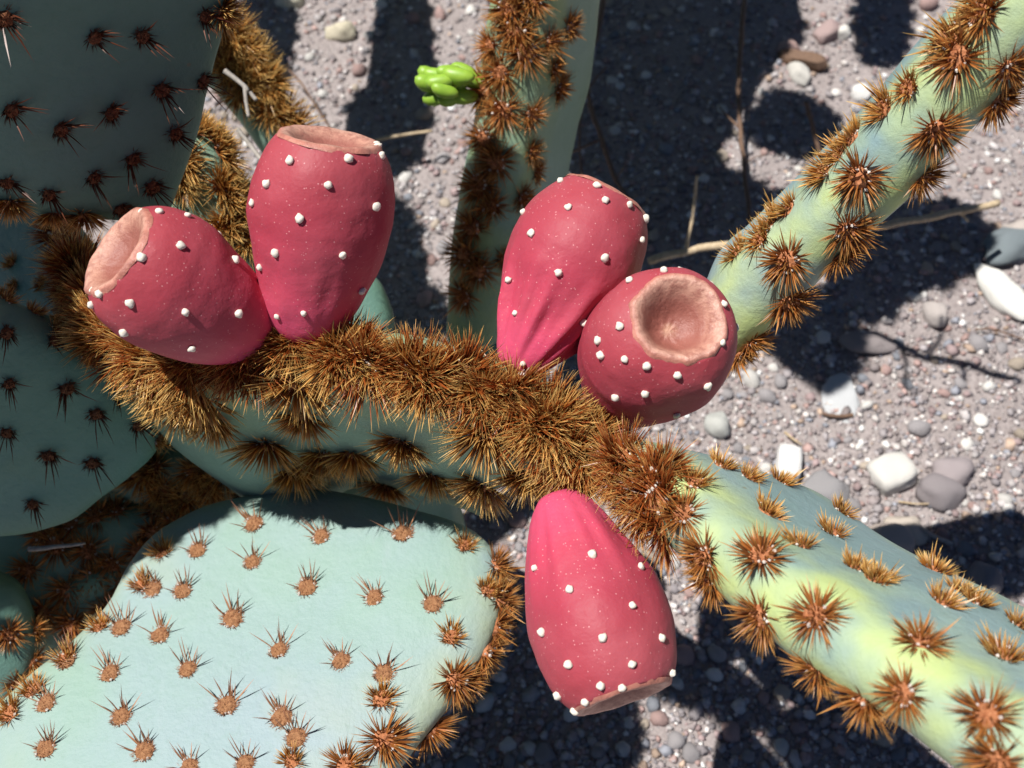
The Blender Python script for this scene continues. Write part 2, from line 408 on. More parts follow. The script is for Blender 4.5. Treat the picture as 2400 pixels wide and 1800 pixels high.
def put_cluster(pad, pos, nrm, kind, sc=1.0, lean=None, jit=.25, name='spine_cluster'):
    me = random.choice(kind); o = bpy.data.objects.new(name, me); COL.objects.link(o); o.parent = pad.o
    n = (nrm + Vector((random.uniform(-1, 1), random.uniform(-1, 1), random.uniform(-1, 1)))*jit*.5).normalized()
    x = lean if lean is not None else Vector((random.uniform(-1, 1), random.uniform(-1, 1), random.uniform(-1, 1)))
    x = (x + Vector((random.uniform(-1, 1), random.uniform(-1, 1), random.uniform(-1, 1)))*.3); x = (x-n*x.dot(n)).normalized(); y = n.cross(x)
    s = sc*random.uniform(.88, 1.12)
    o.matrix_local = Matrix.Translation(pos-nrm*.0004-pad.origin) @ Matrix((x, y, n)).transposed().to_4x4() @ Matrix.Scale(s, 4)
    return o
def clusters(pad, pix, kind, sc=1.0, lean=None, jit=.25, k=K):
    for x, y in pix:
        p, n = pad.at(x*k, y*k); put_cluster(pad, p, n, kind, sc, lean, jit)

# ------------------------------------------------------------------ fruits
def dot_mesh(seed):
    r = random.Random(seed); bm = bmesh.new(); bmesh.ops.create_icosphere(bm, subdivisions=2, radius=.00142)
    for v in bm.verts: v.co *= (1+.35*noise.noise(v.co*900+Vector((seed*7, 0, 0))))*r.uniform(.94, 1.06); v.co.z *= .8
    me = bpy.data.meshes.new('glochid_tuft'); bm.to_mesh(me); bm.free(); me.materials.append(M_DOT)
    me.polygons.foreach_set('use_smooth', [True]*len(me.polygons)); return me
DOTS = [dot_mesh(i) for i in range(5)]
PROFILE = [(0, .30), (.03, .42), (.08, .52), (.20, .675), (.35, .83), (.50, .945), (.62, 1.0), (.75, .99), (.85, .93), (.92, .855), (.97, .765), (1.0, .69)]
PROF_D = PROFILE[:-4]+[(.85, .945), (.92, .86), (.97, .745), (1.0, .615)]
def make_fruit(parent, base, top, wid, tilt=(0, 0), neck=1.0, wrinkle=0.0, dots=(), scar_depth=.007, label=None, seed=0, bend=0.0, prof=PROFILE, scar_k=1.0, rimdots=9):
    base = P(*base); top = P(*top); A = (top-base); L = A.length; A = A.normalized()
    X = CF.cross(A).normalized(); Y = A.cross(X)             # Y points roughly away from the camera
    r = random.Random(seed); nr, ns = 46, 84; V = []; AX = []
    ph = [r.uniform(0, 6.28) for _ in range(8)]
    tt = np.linspace(0, 1, 401); rv = np.interp(tt, [a for a, _ in prof], [b for _, b in prof])
    kern = np.hanning(31); kern /= kern.sum(); rs = np.convolve(np.concatenate([np.full(15, rv[0]), rv, 2*rv[-1]-rv[-2:-17:-1]]), kern, 'valid')
    def rad(t): return float(np.interp(t, tt, rs))
    def pt(t, q, k=1.0, inward=0.0):
        rr = rad(t)*wid/2*k; nk = neck+(1-neck)*min(1, t/.5); rr *= nk
        w = wrinkle*max(0, 1-abs(t-.27)/.3)
        rr *= 1 + w*(.060*math.sin(7*q+ph[0]+2*t)+.052*math.sin(12*q+ph[1]-3*t)+.04*math.sin(19*q+ph[2]+t)) + .018*math.sin(2*q+ph[3]) + .012*math.sin(3*q+ph[4]+2*t)
        x, y = rr*math.cos(q), rr*math.sin(q)
        z = L*t + (x*tilt[0]+y*tilt[1])*max(0, (t-.55)/.45)**1.5 - inward
        p = base + A*z + X*(x + bend*L*math.sin(math.pi*t)) + Y*y
        return p + (p-base-A*z).normalized()*lumps(p*1.5, .0013)
    for i in range(nr):
        t = 1-(1-i/(nr-1))**1.25
        for j in range(ns): V.append(pt(t, 2*math.pi*j/ns)); AX.append(t)
    for k, (kk, iw) in enumerate(((.93, .0004), (.8, .004), (.4, scar_depth+.004))):
        for j in range(ns): V.append(pt(1, 2*math.pi*j/ns, kk, iw)); AX.append(1)
    nr += 3
    F = [(i*ns+j, i*ns+(j+1) % ns, (i+1)*ns+(j+1) % ns, (i+1)*ns+j) for i in range(nr-1) for j in range(ns)]
    F.append(tuple(range(ns))[::-1]); F.append(tuple(range((nr-1)*ns, nr*ns)))
    c = base+A*L*.5
    me = mesh('fruit', [v-c for v in V], F, [M_FRUIT], recalc=True); fattr(me, 'ax', AX)
    o = obj('fruit', me, parent, c-wloc(parent))
    if label: o['label'] = label
    pad = Pad(o, me, (c-CO).dot(CF)); PADS.append(pad)
    # the scar the flower left: a pale dished disc
    SV = []; SR = []; m = 72; kk = [1.04, 1.0, .94, .86, .76, .64, .52, .40, .28, .16, .06]
    for k in kk:
        dz = .0006 if k > .99 else (.0010 if k > .9 else .0010-scar_depth*math.sin(min(1, (.92-k)/.75)*math.pi/2)**1.5)
        if k > 1.01: dz = -.0006
        for j in range(m):
            q = 2*math.pi*j/m; irr = 1+(.05*noise.noise(Vector((math.cos(q)*3, math.sin(q)*3, seed)))+.02*noise.noise(Vector((math.cos(q)*9, math.sin(q)*9, seed))))*(k > .7)
            p = pt(1, q, k*irr*scar_k) + A*(dz + .0005*noise.noise(Vector((k*8, math.cos(q)*2.5, math.sin(q)*2.5+seed)))); SV.append(p); SR.append(min(1, k))
    SF = [(i*m+j, i*m+(j+1) % m, (i+1)*m+(j+1) % m, (i+1)*m+j) for i in range(len(kk)-1) for j in range(m)]
    SF.append(tuple(range((len(kk)-1)*m, len(kk)*m)))
    sm = mesh('scar', [v-c for v in SV], SF, [M_SCAR]); fattr(sm, 'rad', SR); obj('scar', sm, o)
    # white tufts of glochids, seen ones first, then the hidden side
    placed = []
    def put(p, nn, s):
        d = bpy.data.objects.new('glochid_tuft', r.choice(DOTS)); COL.objects.link(d); d.parent = o
        x = nn.orthogonal().normalized(); d.matrix_local = Matrix.Translation(p+nn*.0004-c) @ Matrix((x, nn.cross(x), nn)).transposed().to_4x4() @ Matrix.Rotation(r.uniform(0, 6), 4, 'Z') @ Matrix.Scale(s, 4); placed.append(p)
    for x, y in dots:
        p, nn = pad.at(x*K, y*K); put(p, nn, r.uniform(.85, 1.1)*(.8 if (p-base).dot(A)/L < .25 else 1))
    for i in range(34):
        t = .25+.7*((i*.618) % 1); q = i*2.4+ph[5]; p = pt(t, q); p_, nn, _, _ = pad.bvh.find_nearest(p)
        if min((p_-u).length for u in placed) > .012 and nn.dot(CF) > .15: put(p_, nn, r.uniform(.7, 1))
    return pad

# ================================================================== the main cactus
main = thing('prickly_pear_cactus', Vector((-.07, .235, 0)), 'pale blue-green prickly pear with five red fruits and rust-gold bristles', 'cactus')
# central pad, seen from its bristly rim
cen_rim = [P(140, 560, .455), P(200, 690, .432), P(310, 800, .408), P(470, 815, .394), (P(650, 795, .388)), P(850, 818, .383), P(1050, 866, .379), P(1240, 942, .376), P(1380, 1035, .378), P(1450, 1110, .385)]
cen = rim_pad(main, cen_rim, cdir(.12, -.36, -.92), cdir(-.10, -.34, -.93), .150, .026, M_PADC, k0=7, k1=7, bulge=.35)
# upper right pad
ur = rim_pad(main, [P(1590, 930, .435), P(1690, 805, .412), P(1770, 700, .396), P(1900, 560, .378), P(2060, 400, .358), P(2230, 215, .338), P(2420, 10, .318), P(2580, -170, .308)],
             cdir(-.04, -.02, -1), cdir(.20, .16, -1), .058, .0275, M_PADR, k0=6, k1=8, label='long pad running up past the gravel, yellow-green along its rim', bulge=.15)
# lower right pad, reaching towards the viewer
lr = rim_pad(main, [P(1420, 1040, .366), P(1500, 1140, .352), P(1690, 1320, .324), P(1900, 1490, .298), P(2150, 1660, .274), P(2420, 1830, .254), P(2650, 1970, .245)],
             cdir(.42, .10, -.90), cdir(.50, .10, -.86), .090, .0235, M_PADR, k0=6, k1=8, label='long pad with yellow-green bristly rim below the fruit with round scar', bulge=.15)
# bright pad lying flat
bright = px_pad(main, [(-40, 1740), (60, 1615), (160, 1530), (255, 1435), (315, 1330), (390, 1245), (490, 1192), (620, 1162), (740, 1158), (900, 1182), (1070, 1235), (1150, 1290), (1180, 1370), (1178, 1440), (1140, 1530), (1080, 1620), (990, 1740), (900, 1850), (640, 2020), (300, 2080), (0, 1960)],
                (600, 1500, .456), (-.10, .60, .79), .026, M_PAD, label='pale sunlit pad lying flat, sparse small spine clusters', bow=.004)
# supports below, hidden by the pads above
stem1 = outline_pad(main, [Vector((-0.07+0.045*math.cos(a), 0.235+.015*math.cos(a), 0.075+0.095*math.sin(a))) for a in np.linspace(0, 2*math.pi, 14, endpoint=False)], Vector((0.15, -1, 0.1)), .03, M_PADD)
stem2 = outline_pad(main, [Vector((-.11+.06*math.cos(a), .16+.015*math.cos(a), .055+.078*math.sin(a))) for a in np.linspace(0, 2*math.pi, 14, endpoint=False)], Vector((0.2, -1, 0)), .03, M_PADD)

# bristle brush along the central rim
for i in range(98):
    s = (i+.5)/98; k = s*(len(cen_rim)-1); a = int(k); f = k-a
    base = cen_rim[a].lerp(cen_rim[a+1], f)
    q = base + CU*random.uniform(-.011, .016) + CR*random.uniform(-.008, .008) - CF*.016
    p, nn, _, _ = cen.bvh.find_nearest(q); put_cluster(cen, p, nn, GOLD if i % 5 == 2 else DENSE, random.uniform(.80, 1.22), jit=.7)
clusters(cen, [(865, 960), (1045, 945), (930, 1030), (760, 985), (700, 985), (655, 905), (640, 835), (715, 775), (640, 1020), (575, 965), (1170, 925), (1130, 1075), (400, 800), (430, 865), (310, 770), (345, 845), (385, 885), (460, 915), (215, 715), (1230, 1000), (1040, 1050), (830, 1050), (1230, 1060)], GOLD, 1.22, lean=cdir(0, -1, .2))
clusters(ur, [(2025, 285), (1855, 385), (1995, 385), (1833, 500), (1700, 565), (1850, 585), (1705, 655), (2180, 150), (2065, 125), (2195, 250), (2120, 30), (1650, 775), (1625, 800)], STAR, 1.12)
clusters(ur, [(1590, 545), (1640, 515), (1700, 450), (1775, 372), (1840, 295), (1905, 235), (1960, 190), (2050, 85), (2120, 10), (1665, 480), (1810, 330)], TUFT, 1.2)
clusters(lr, [(1520, 1205), (1640, 1335), (1762, 1330), (1950, 1500), (2130, 1545), (1645, 1200), (1475, 1110), (1480, 1290), (1735, 1490), (1845, 1550), (2150, 1650), (1990, 1385), (1410, 1020)], STAR, 1.0)
clusters(lr, [(1730, 1175), (1660, 1105), (1800, 1150), (1890, 1250), (2040, 1300), (2170, 1415), (1500, 1040), (1620, 1030), (1690, 1040), (1820, 1105), (1880, 1140), (1930, 1165), (2020, 1230), (2075, 1275), (2110, 1300), (2205, 1350), (1560, 1005)], TUFT, 1.0)
clusters(lr, [(1345, 985), (1310, 1025), (1370, 1100), (1395, 1165), (1430, 1010), (1330, 1070), (1420, 1080), (1300, 1000), (1400, 1040)], DENSE, 1.0)
clusters(bright, [(548, 1132), (693, 1158), (425, 1190), (545, 1214), (330, 1272), (393, 1278), (662, 1270), (808, 1290), (935, 1305), (503, 1336), (345, 1372), (262, 1356), (602, 1403), (737, 1428), (405, 1446), (238, 1453), (143, 1428), (100, 1518), (262, 1548), (490, 1523), (608, 1550), (830, 1455), (640, 1595), (97, 1618), (312, 1622), (408, 1655), (870, 1152), (530, 1650)], SMALL, 1.16, lean=cdir(-.3, .9, 0), jit=.15)
clusters(bright, [(825, 1510), (1005, 1178), (630, 1645), (975, 1375), (215, 1352), (350, 1192), (305, 1262), (140, 1420), (70, 1490), (20, 1540), (1055, 1275)], TUFT, 1.08, lean=cdir(-.1, .9, 0))
clusters(bright, [(1085, 1220), (1095, 1300), (1085, 1360), (985, 1470), (1035, 1490), (830, 1600), (930, 1580), (745, 1655), (1060, 1420)], STAR, 1.2)

# fruits
pA = [(x*1., y) for x, y in PROFILE]
make_fruit(main, (604, 786, .392), (276, 588, .354), .0462, neck=1.15, dots=[(286, 454), (345, 459), (405, 467), (390, 531), (307, 556), (184, 567), (199, 658), (282, 654), (217, 634), (400, 674), (269, 718), (507, 561), (515, 677), (414, 752), (257, 600)], seed=1, scar_depth=.006, wrinkle=.1, label='red fruit leaning left, its pale oval scar turned to the shaded pads', scar_k=1.0)
make_fruit(main, (718, 788, .391), (772, 327, .365), .0485, neck=1.08, dots=[(693, 275), (790, 290), (814, 306), (823, 337), (752, 342), (627, 347), (577, 398), (709, 399), (546, 438), (811, 446), (648, 471), (596, 546), (739, 551), (780, 628), (563, 577), (656, 676), (600, 683)], seed=2, scar_depth=.006, wrinkle=.15, label='red fruit standing upright with dished scar on top')
make_fruit(main, (1205, 868, .388), (1420, 466, .392), .0485, neck=.80, dots=[(1211, 392), (1290, 402), (1307, 433), (1228, 449), (1131, 459), (1398, 471), (1385, 518), (1149, 505), (1305, 558), (1207, 589), (1098, 605), (1358, 443), (1262, 697), (1130, 785), (1114, 677)], seed=3, scar_depth=.005, wrinkle=1.0, label='red fruit with folded pink neck, tilted right', tilt=(.0, .0))
make_fruit(main, (1440, 945, .414), (1590, 745, .348), .0490, neck=1.0, tilt=(0, .18), prof=PROF_D, dots=[(1371, 583), (1434, 585), (1469, 567), (1541, 604), (1360, 607), (1339, 705), (1562, 657), (1600, 704), (1560, 741), (1528, 833), (1463, 810), (1350, 776), (1299, 768), (1397, 790), (1394, 849), (1331, 858), (1461, 895), (1520, 690), (1293, 735)], seed=4, scar_depth=.0105, label='red fruit with round dished scar facing up')
make_fruit(main, (1305, 1165, .380), (1462, 1632, .352), .0470, neck=.9, dots=[(1280, 1199), (1383, 1225), (1230, 1274), (1156, 1227), (1365, 1308), (1302, 1378), (1428, 1378), (1171, 1365), (1228, 1435), (1365, 1435), (1298, 1481), (1206, 1502), (1243, 1535), (1450, 1454), (1404, 1474), (1265, 1515), (1343, 1485)], seed=5, scar_depth=.006, wrinkle=.35, label='pink-red fruit hanging down in front of dark gravel')

# ================================================================== shaded cactus at the left
shade = thing('prickly_pear_cactus', Vector((-.21, .26, 0)), 'shaded prickly pear with broad dark blue-green pads and sparse reddish spines', 'cactus')
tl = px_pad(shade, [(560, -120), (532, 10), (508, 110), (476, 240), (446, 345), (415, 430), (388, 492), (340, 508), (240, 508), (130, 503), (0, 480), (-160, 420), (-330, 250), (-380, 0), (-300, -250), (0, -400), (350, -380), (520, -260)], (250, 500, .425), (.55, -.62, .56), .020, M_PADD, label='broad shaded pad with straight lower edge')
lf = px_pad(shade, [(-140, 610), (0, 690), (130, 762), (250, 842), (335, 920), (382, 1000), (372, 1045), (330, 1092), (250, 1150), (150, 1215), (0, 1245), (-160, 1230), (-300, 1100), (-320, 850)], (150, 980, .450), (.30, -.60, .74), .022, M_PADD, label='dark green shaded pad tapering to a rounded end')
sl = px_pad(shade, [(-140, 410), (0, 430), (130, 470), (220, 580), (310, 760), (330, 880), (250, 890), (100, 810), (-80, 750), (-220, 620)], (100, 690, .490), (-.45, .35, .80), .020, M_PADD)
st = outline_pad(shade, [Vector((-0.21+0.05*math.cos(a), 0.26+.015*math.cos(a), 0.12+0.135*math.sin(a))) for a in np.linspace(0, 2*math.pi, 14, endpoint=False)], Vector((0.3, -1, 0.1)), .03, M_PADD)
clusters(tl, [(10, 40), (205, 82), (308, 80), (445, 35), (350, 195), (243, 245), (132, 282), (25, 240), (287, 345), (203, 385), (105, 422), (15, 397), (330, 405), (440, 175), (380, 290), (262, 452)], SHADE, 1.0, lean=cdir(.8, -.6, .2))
clusters(tl, [(20, 450), (115, 466), (180, 468), (485, 25)], GOLD, .8)
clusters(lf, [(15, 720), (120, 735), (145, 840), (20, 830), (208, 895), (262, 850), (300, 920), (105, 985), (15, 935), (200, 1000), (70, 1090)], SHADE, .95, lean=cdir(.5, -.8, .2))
clusters(lf, [(20, 640), (75, 672), (130, 715), (190, 770), (330, 880), (345, 950)], TUFT, .9)
clusters(sl, [(25, 568), (90, 610), (140, 655), (30, 620), (200, 730), (130, 690)], TUFT, .8)
clusters(sl, [(130, 500), (160, 560), (150, 610), (180, 660), (215, 700)], DENSE, .95)

# ================================================================== low cactus beneath, lower left
low = thing('prickly_pear_cactus', Vector((-.20, .20, 0)), 'low dark prickly pear crowded with golden bristles under the sunlit flat pad', 'cactus')
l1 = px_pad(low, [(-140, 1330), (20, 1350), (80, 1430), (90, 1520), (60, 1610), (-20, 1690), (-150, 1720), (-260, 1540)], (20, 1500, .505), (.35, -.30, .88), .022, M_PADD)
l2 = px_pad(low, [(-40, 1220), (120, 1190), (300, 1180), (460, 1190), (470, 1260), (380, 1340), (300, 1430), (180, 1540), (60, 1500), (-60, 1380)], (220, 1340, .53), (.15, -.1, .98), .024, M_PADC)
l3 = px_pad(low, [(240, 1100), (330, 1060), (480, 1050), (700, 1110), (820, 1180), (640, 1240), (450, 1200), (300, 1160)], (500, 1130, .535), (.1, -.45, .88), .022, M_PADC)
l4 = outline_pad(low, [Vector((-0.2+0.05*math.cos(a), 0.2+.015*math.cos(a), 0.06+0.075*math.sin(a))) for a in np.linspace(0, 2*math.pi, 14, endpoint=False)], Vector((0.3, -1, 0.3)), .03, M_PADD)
clusters(l2, [(90, 1150), (205, 1115), (250, 1100), (260, 1265), (145, 1275), (155, 1350), (90, 1325), (330, 1150), (190, 1190), (120, 1180), (300, 1190), (60, 1230), (230, 1320), (240, 1220), (380, 1130), (340, 1100), (150, 1130), (200, 1250)], STAR, 1.15)
clusters(l3, [(530, 1075), (450, 1060), (400, 1080), (330, 1010), (270, 1000), (590, 1050), (350, 1060), (300, 1030), (610, 1000), (480, 1020), (690, 1070), (640, 1050), (420, 1020), (560, 1030)], GOLD, 1.05)
clusters(l1, [(75, 1430), (20, 1370), (15, 1530), (80, 1360), (40, 1480)], STAR, 1.0)

# ================================================================== low pads behind, upper left
rear = thing('prickly_pear_cactus', Vector((-.165, .40, 0)), 'prickly pear behind the upright fruit with brown brush-edged pads and dry white stalks', 'cactus')
r1 = px_pad(rear, [(470, 30), (540, 50), (600, 120), (660, 215), (715, 300), (720, 380), (640, 380), (575, 300), (510, 220), (450, 150)], (600, 220, .60), (.30, -.30, .90), .024, M_PADC)
r2 = px_pad(rear, [(380, 330), (450, 300), (515, 335), (545, 420), (590, 520), (640, 640), (640, 760), (540, 760), (450, 640), (380, 500)], (500, 520, .50), (.25, -.35, .90), .024, M_PADC)
r3 = outline_pad(rear, [Vector((-0.165+0.035*math.cos(a), 0.4+.015*math.cos(a), 0.09+0.105*math.sin(a))) for a in np.linspace(0, 2*math.pi, 14, endpoint=False)], Vector((0.3, -1, 0.3)), .03, M_PADD)
r4 = px_pad(rear, [(640, 640), (760, 640), (860, 640), (905, 690), (915, 780), (800, 830), (660, 780)], (780, 730, .56), (.05, -.1, 1), .022, M_PADD)
clusters(r1, [(560, 130), (525, 110), (500, 75), (575, 180), (620, 245), (580, 235), (540, 165), (500, 160), (480, 120), (640, 280), (520, 200), (495, 50), (600, 165), (560, 90)], GOLD, 1.15)
clusters(r2, [(460, 300), (485, 325), (490, 360), (440, 285), (480, 400), (385, 370), (395, 395), (500, 480), (475, 500), (390, 345), (520, 440), (500, 425), (540, 520), (420, 280)], GOLD, 1.05)

# ================================================================== standing pad behind, with a green bud
back = thing('prickly_pear_cactus', Vector((-.02, .335, 0)), 'narrow prickly pear pad standing behind the fruits, green bud on its side', 'cactus')
bk = rim_pad(back, [P(1060, 860, .60), P(1085, 740, .585), P(1110, 560, .57), P(1150, 330, .555), P(1190, 90, .535), P(1215, -110, .52), P(1225, -260, .515)],
             cdir(.36, .04, -.90), cdir(.34, .10, -.90), .09, .037, M_PADC, k0=6, k1=6, bulge=.1)
bk2 = outline_pad(back, [Vector((-0.02+0.038*math.cos(a), 0.335+.015*math.cos(a), 0.055+0.07*math.sin(a))) for a in np.linspace(0, 2*math.pi, 14, endpoint=False)], Vector((0.9, -0.5, 0)), .03, M_PADD)
clusters(bk, [(1100, 20), (1112, 65), (1135, 112), (1080, 158), (1085, 240), (1045, 300), (1072, 350), (1035, 400), (1060, 445), (1020, 490), (1005, 550), (1035, 585), (1000, 640), (1120, -40), (1150, 0), (1060, 100), (1045, 195)], STAR, 1.38)
clusters(bk, [(1190, 90), (1150, 250), (1200, 150), (1150, 330), (1130, 430), (1130, 500), (1230, 60), (1210, 190), (1160, 370), (1090, 560)], STAR, 1.05)
def bud_leaf_mesh(seed):
    r = random.Random(seed); bm = bmesh.new(); bmesh.ops.create_icosphere(bm, subdivisions=2, radius=.0042)
    for v in bm.verts:
        v.co.x *= 1.9*(1-.12*(v.co.x/.0042)); v.co.z += .10*v.co.x**2/.0042; v.co *= 1+.05*noise.noise(v.co*300+Vector((seed, 0, 0)))
    me = bpy.data.meshes.new('bud_leaf'); bm.to_mesh(me); bm.free(); me.materials.append(M_BUD)
    me.polygons.foreach_set('use_smooth', [True]*len(me.polygons)); return me
BL = [bud_leaf_mesh(i) for i in range(3)]
for i, (x, y, d, a) in enumerate([(1010, 175, .548, 10), (1040, 168, .545, -5), (1075, 165, .55, 20), (995, 195, .545, 5), (1020, 193, .54, -8), (1050, 190, .545, 0), (1030, 212, .54, 15), (1055, 205, .55, -20), (1092, 185, .55, 10), (1015, 228, .55, -15), (1040, 235, .548, -10), (1070, 225, .55, 5), (1000, 180, .556, 30), (1062, 178, .54, 12)]):
    d_ = bpy.data.objects.new('bud_leaf', BL[i % 3]); COL.objects.link(d_); d_.parent = bk.o
    x_ = cdir(-math.cos(math.radians(a)), math.sin(math.radians(a)), random.uniform(-.2, .5)); z_ = (cdir(0, .3, 1)-x_*x_.dot(cdir(0, .3, 1))).normalized()
    d_.matrix_local = Matrix.Translation(P(x+8, y, d)-bk.origin) @ Matrix((x_, z_.cross(x_), z_)).transposed().to_4x4() @ Matrix.Scale(random.uniform(.8, 1.1), 4)
    d_['label'] = 'fresh lime-green bud leaf'

# ================================================================== unseen neighbour cactus, invented so its shade falls on the gravel
added_nb = thing('prickly_pear_cactus', Vector((-.05, .92, 0)), 'unseen prickly pear added to shade the gravel', 'cactus')
def sun_block_pad(parent, pts, t, brist=16):
    """a real pad out of the picture, t metres up the sun's ray, whose shade covers pts"""
    c = sum(pts, Vector())/len(pts) + SUN*t
    N = (SUN + Vector((.25*math.sin(t*97), .25*math.cos(t*61), 0))).normalized()
    pts = [q + SUN*((c-q).dot(N)/SUN.dot(N)) for q in pts]
    p = outline_pad(parent, pts, N, .02, M_PADC, n=60)
    for q in catmull(pts, brist, True):
        a, nn, _, _ = p.bvh.find_nearest(q+(q-c)*.05); put_cluster(p, a, nn, STAR, 1.0)
    pr = [((v-CO).dot(CR)/(v-CO).dot(CF)*FPX+1200, 900-(v-CO).dot(CU)/(v-CO).dot(CF)*FPX) for v in p.V if (v-CO).dot(CF) > .01]
    0 and print('SHADEPAD x %.0f..%.0f y %.0f..%.0f' % (min(a for a, b in pr), max(a for a, b in pr), min(b for a, b in pr), max(b for a, b in pr)))
    return p
def shade_pad(pix, t): return sun_block_pad(added_nb, [G(x, y) for x, y in pix], t)  # unseen pad cut from the shadow outline wanted on the ground
sun_block_pad(shade, [P(x, y, .45) for x, y in ((-330, 180), (60, 260), (210, 500), (330, 860), (420, 1010), (380, 1120), (220, 1250), (0, 1300), (-200, 1200), (-260, 850))], .17)  # unseen pad added to shade the left-hand pads
sun_block_pad(added_nb, [P(x, y, .575) for x, y in ((1050, 440), (1180, 420), (1290, 520), (1200, 780), (1010, 820), (985, 680), (1010, 520))], .27)  # unseen pad added to darken the standing pad's lower half
sun_block_pad(shade, [P(x, y, .53) for x, y in ((-100, 1230), (60, 1180), (250, 1180), (420, 1200), (400, 1300), (260, 1450), (100, 1600), (-60, 1640), (-200, 1450))], .26)  # unseen pad added to keep the low pads dark
shade_pad([(905, -60), (985, -60), (1012, 50), (1022, 140), (1000, 320), (950, 400), (860, 430), (800, 420), (815, 260), (860, 190)], .34)
shade_pad([(850, 440), (930, 470), (985, 560), (1000, 760), (880, 820), (820, 640)], .40)
shade_pad([(575, -60), (690, -60), (695, 60), (680, 170), (640, 220), (590, 190)], .30)
shade_pad([(1180, -80), (1500, -80), (1640, 60), (1640, 250), (1560, 420), (1400, 440), (1250, 330), (1180, 130)], .36)
shade_pad([(1480, -80), (1800, -100), (1880, 40), (1860, 110), (1800, 180), (1720, 300), (1640, 420), (1540, 380), (1460, 160)], .34)
shade_pad([(1420, 380), (1600, 330), (1720, 400), (1790, 440), (1870, 470), (1850, 560), (1700, 640), (1500, 640), (1380, 540)], .42)
shade_pad([(1745, 300), (1800, 225), (1880, 225), (1960, 270), (1960, 340), (1890, 365), (1800, 345)], .36)
shade_pad([(2000, 20), (2060, -40), (2130, -20), (2130, 70), (2100, 140), (2020, 130)], .32)
shade_pad([(1980, 520), (2120, 470), (2260, 480), (2330, 560), (2280, 650), (2150, 700), (2060, 760), (1960, 720), (1930, 600)], .40)
shade_pad([(1800, 700), (1930, 690), (2020, 780), (2010, 860), (1950, 915), (1870, 870), (1800, 800)], .44)
# unseen trunk pads added as support for the shade casters
for (x, y, z, w, h) in ((-.05, .92, .17, .08, .19), (-.22, .93, .16, .08, .18), (.12, .93, .17, .08, .19)):
    outline_pad(added_nb, [Vector((x+w*math.cos(a), y, z+h*math.sin(a))) for a in np.linspace(0, 2*math.pi, 14, endpoint=False)], Vector((.1, -1, .1)), .035, M_PADC)

BRANCH = [([(1985, 785), (2060, 790), (2120, 820), (2180, 845), (2260, 862), (2320, 880), (2395, 897)], .0034, .0028), ([(2172, 843), (2200, 805), (2212, 772)], .0020, .0013), ([(2112, 818), (2126, 860), (2122, 915)], .0019, .0013), ([(2255, 862), (2262, 905)], .0019, .0014)]  # ground line of the twig shadow that the added branch casts
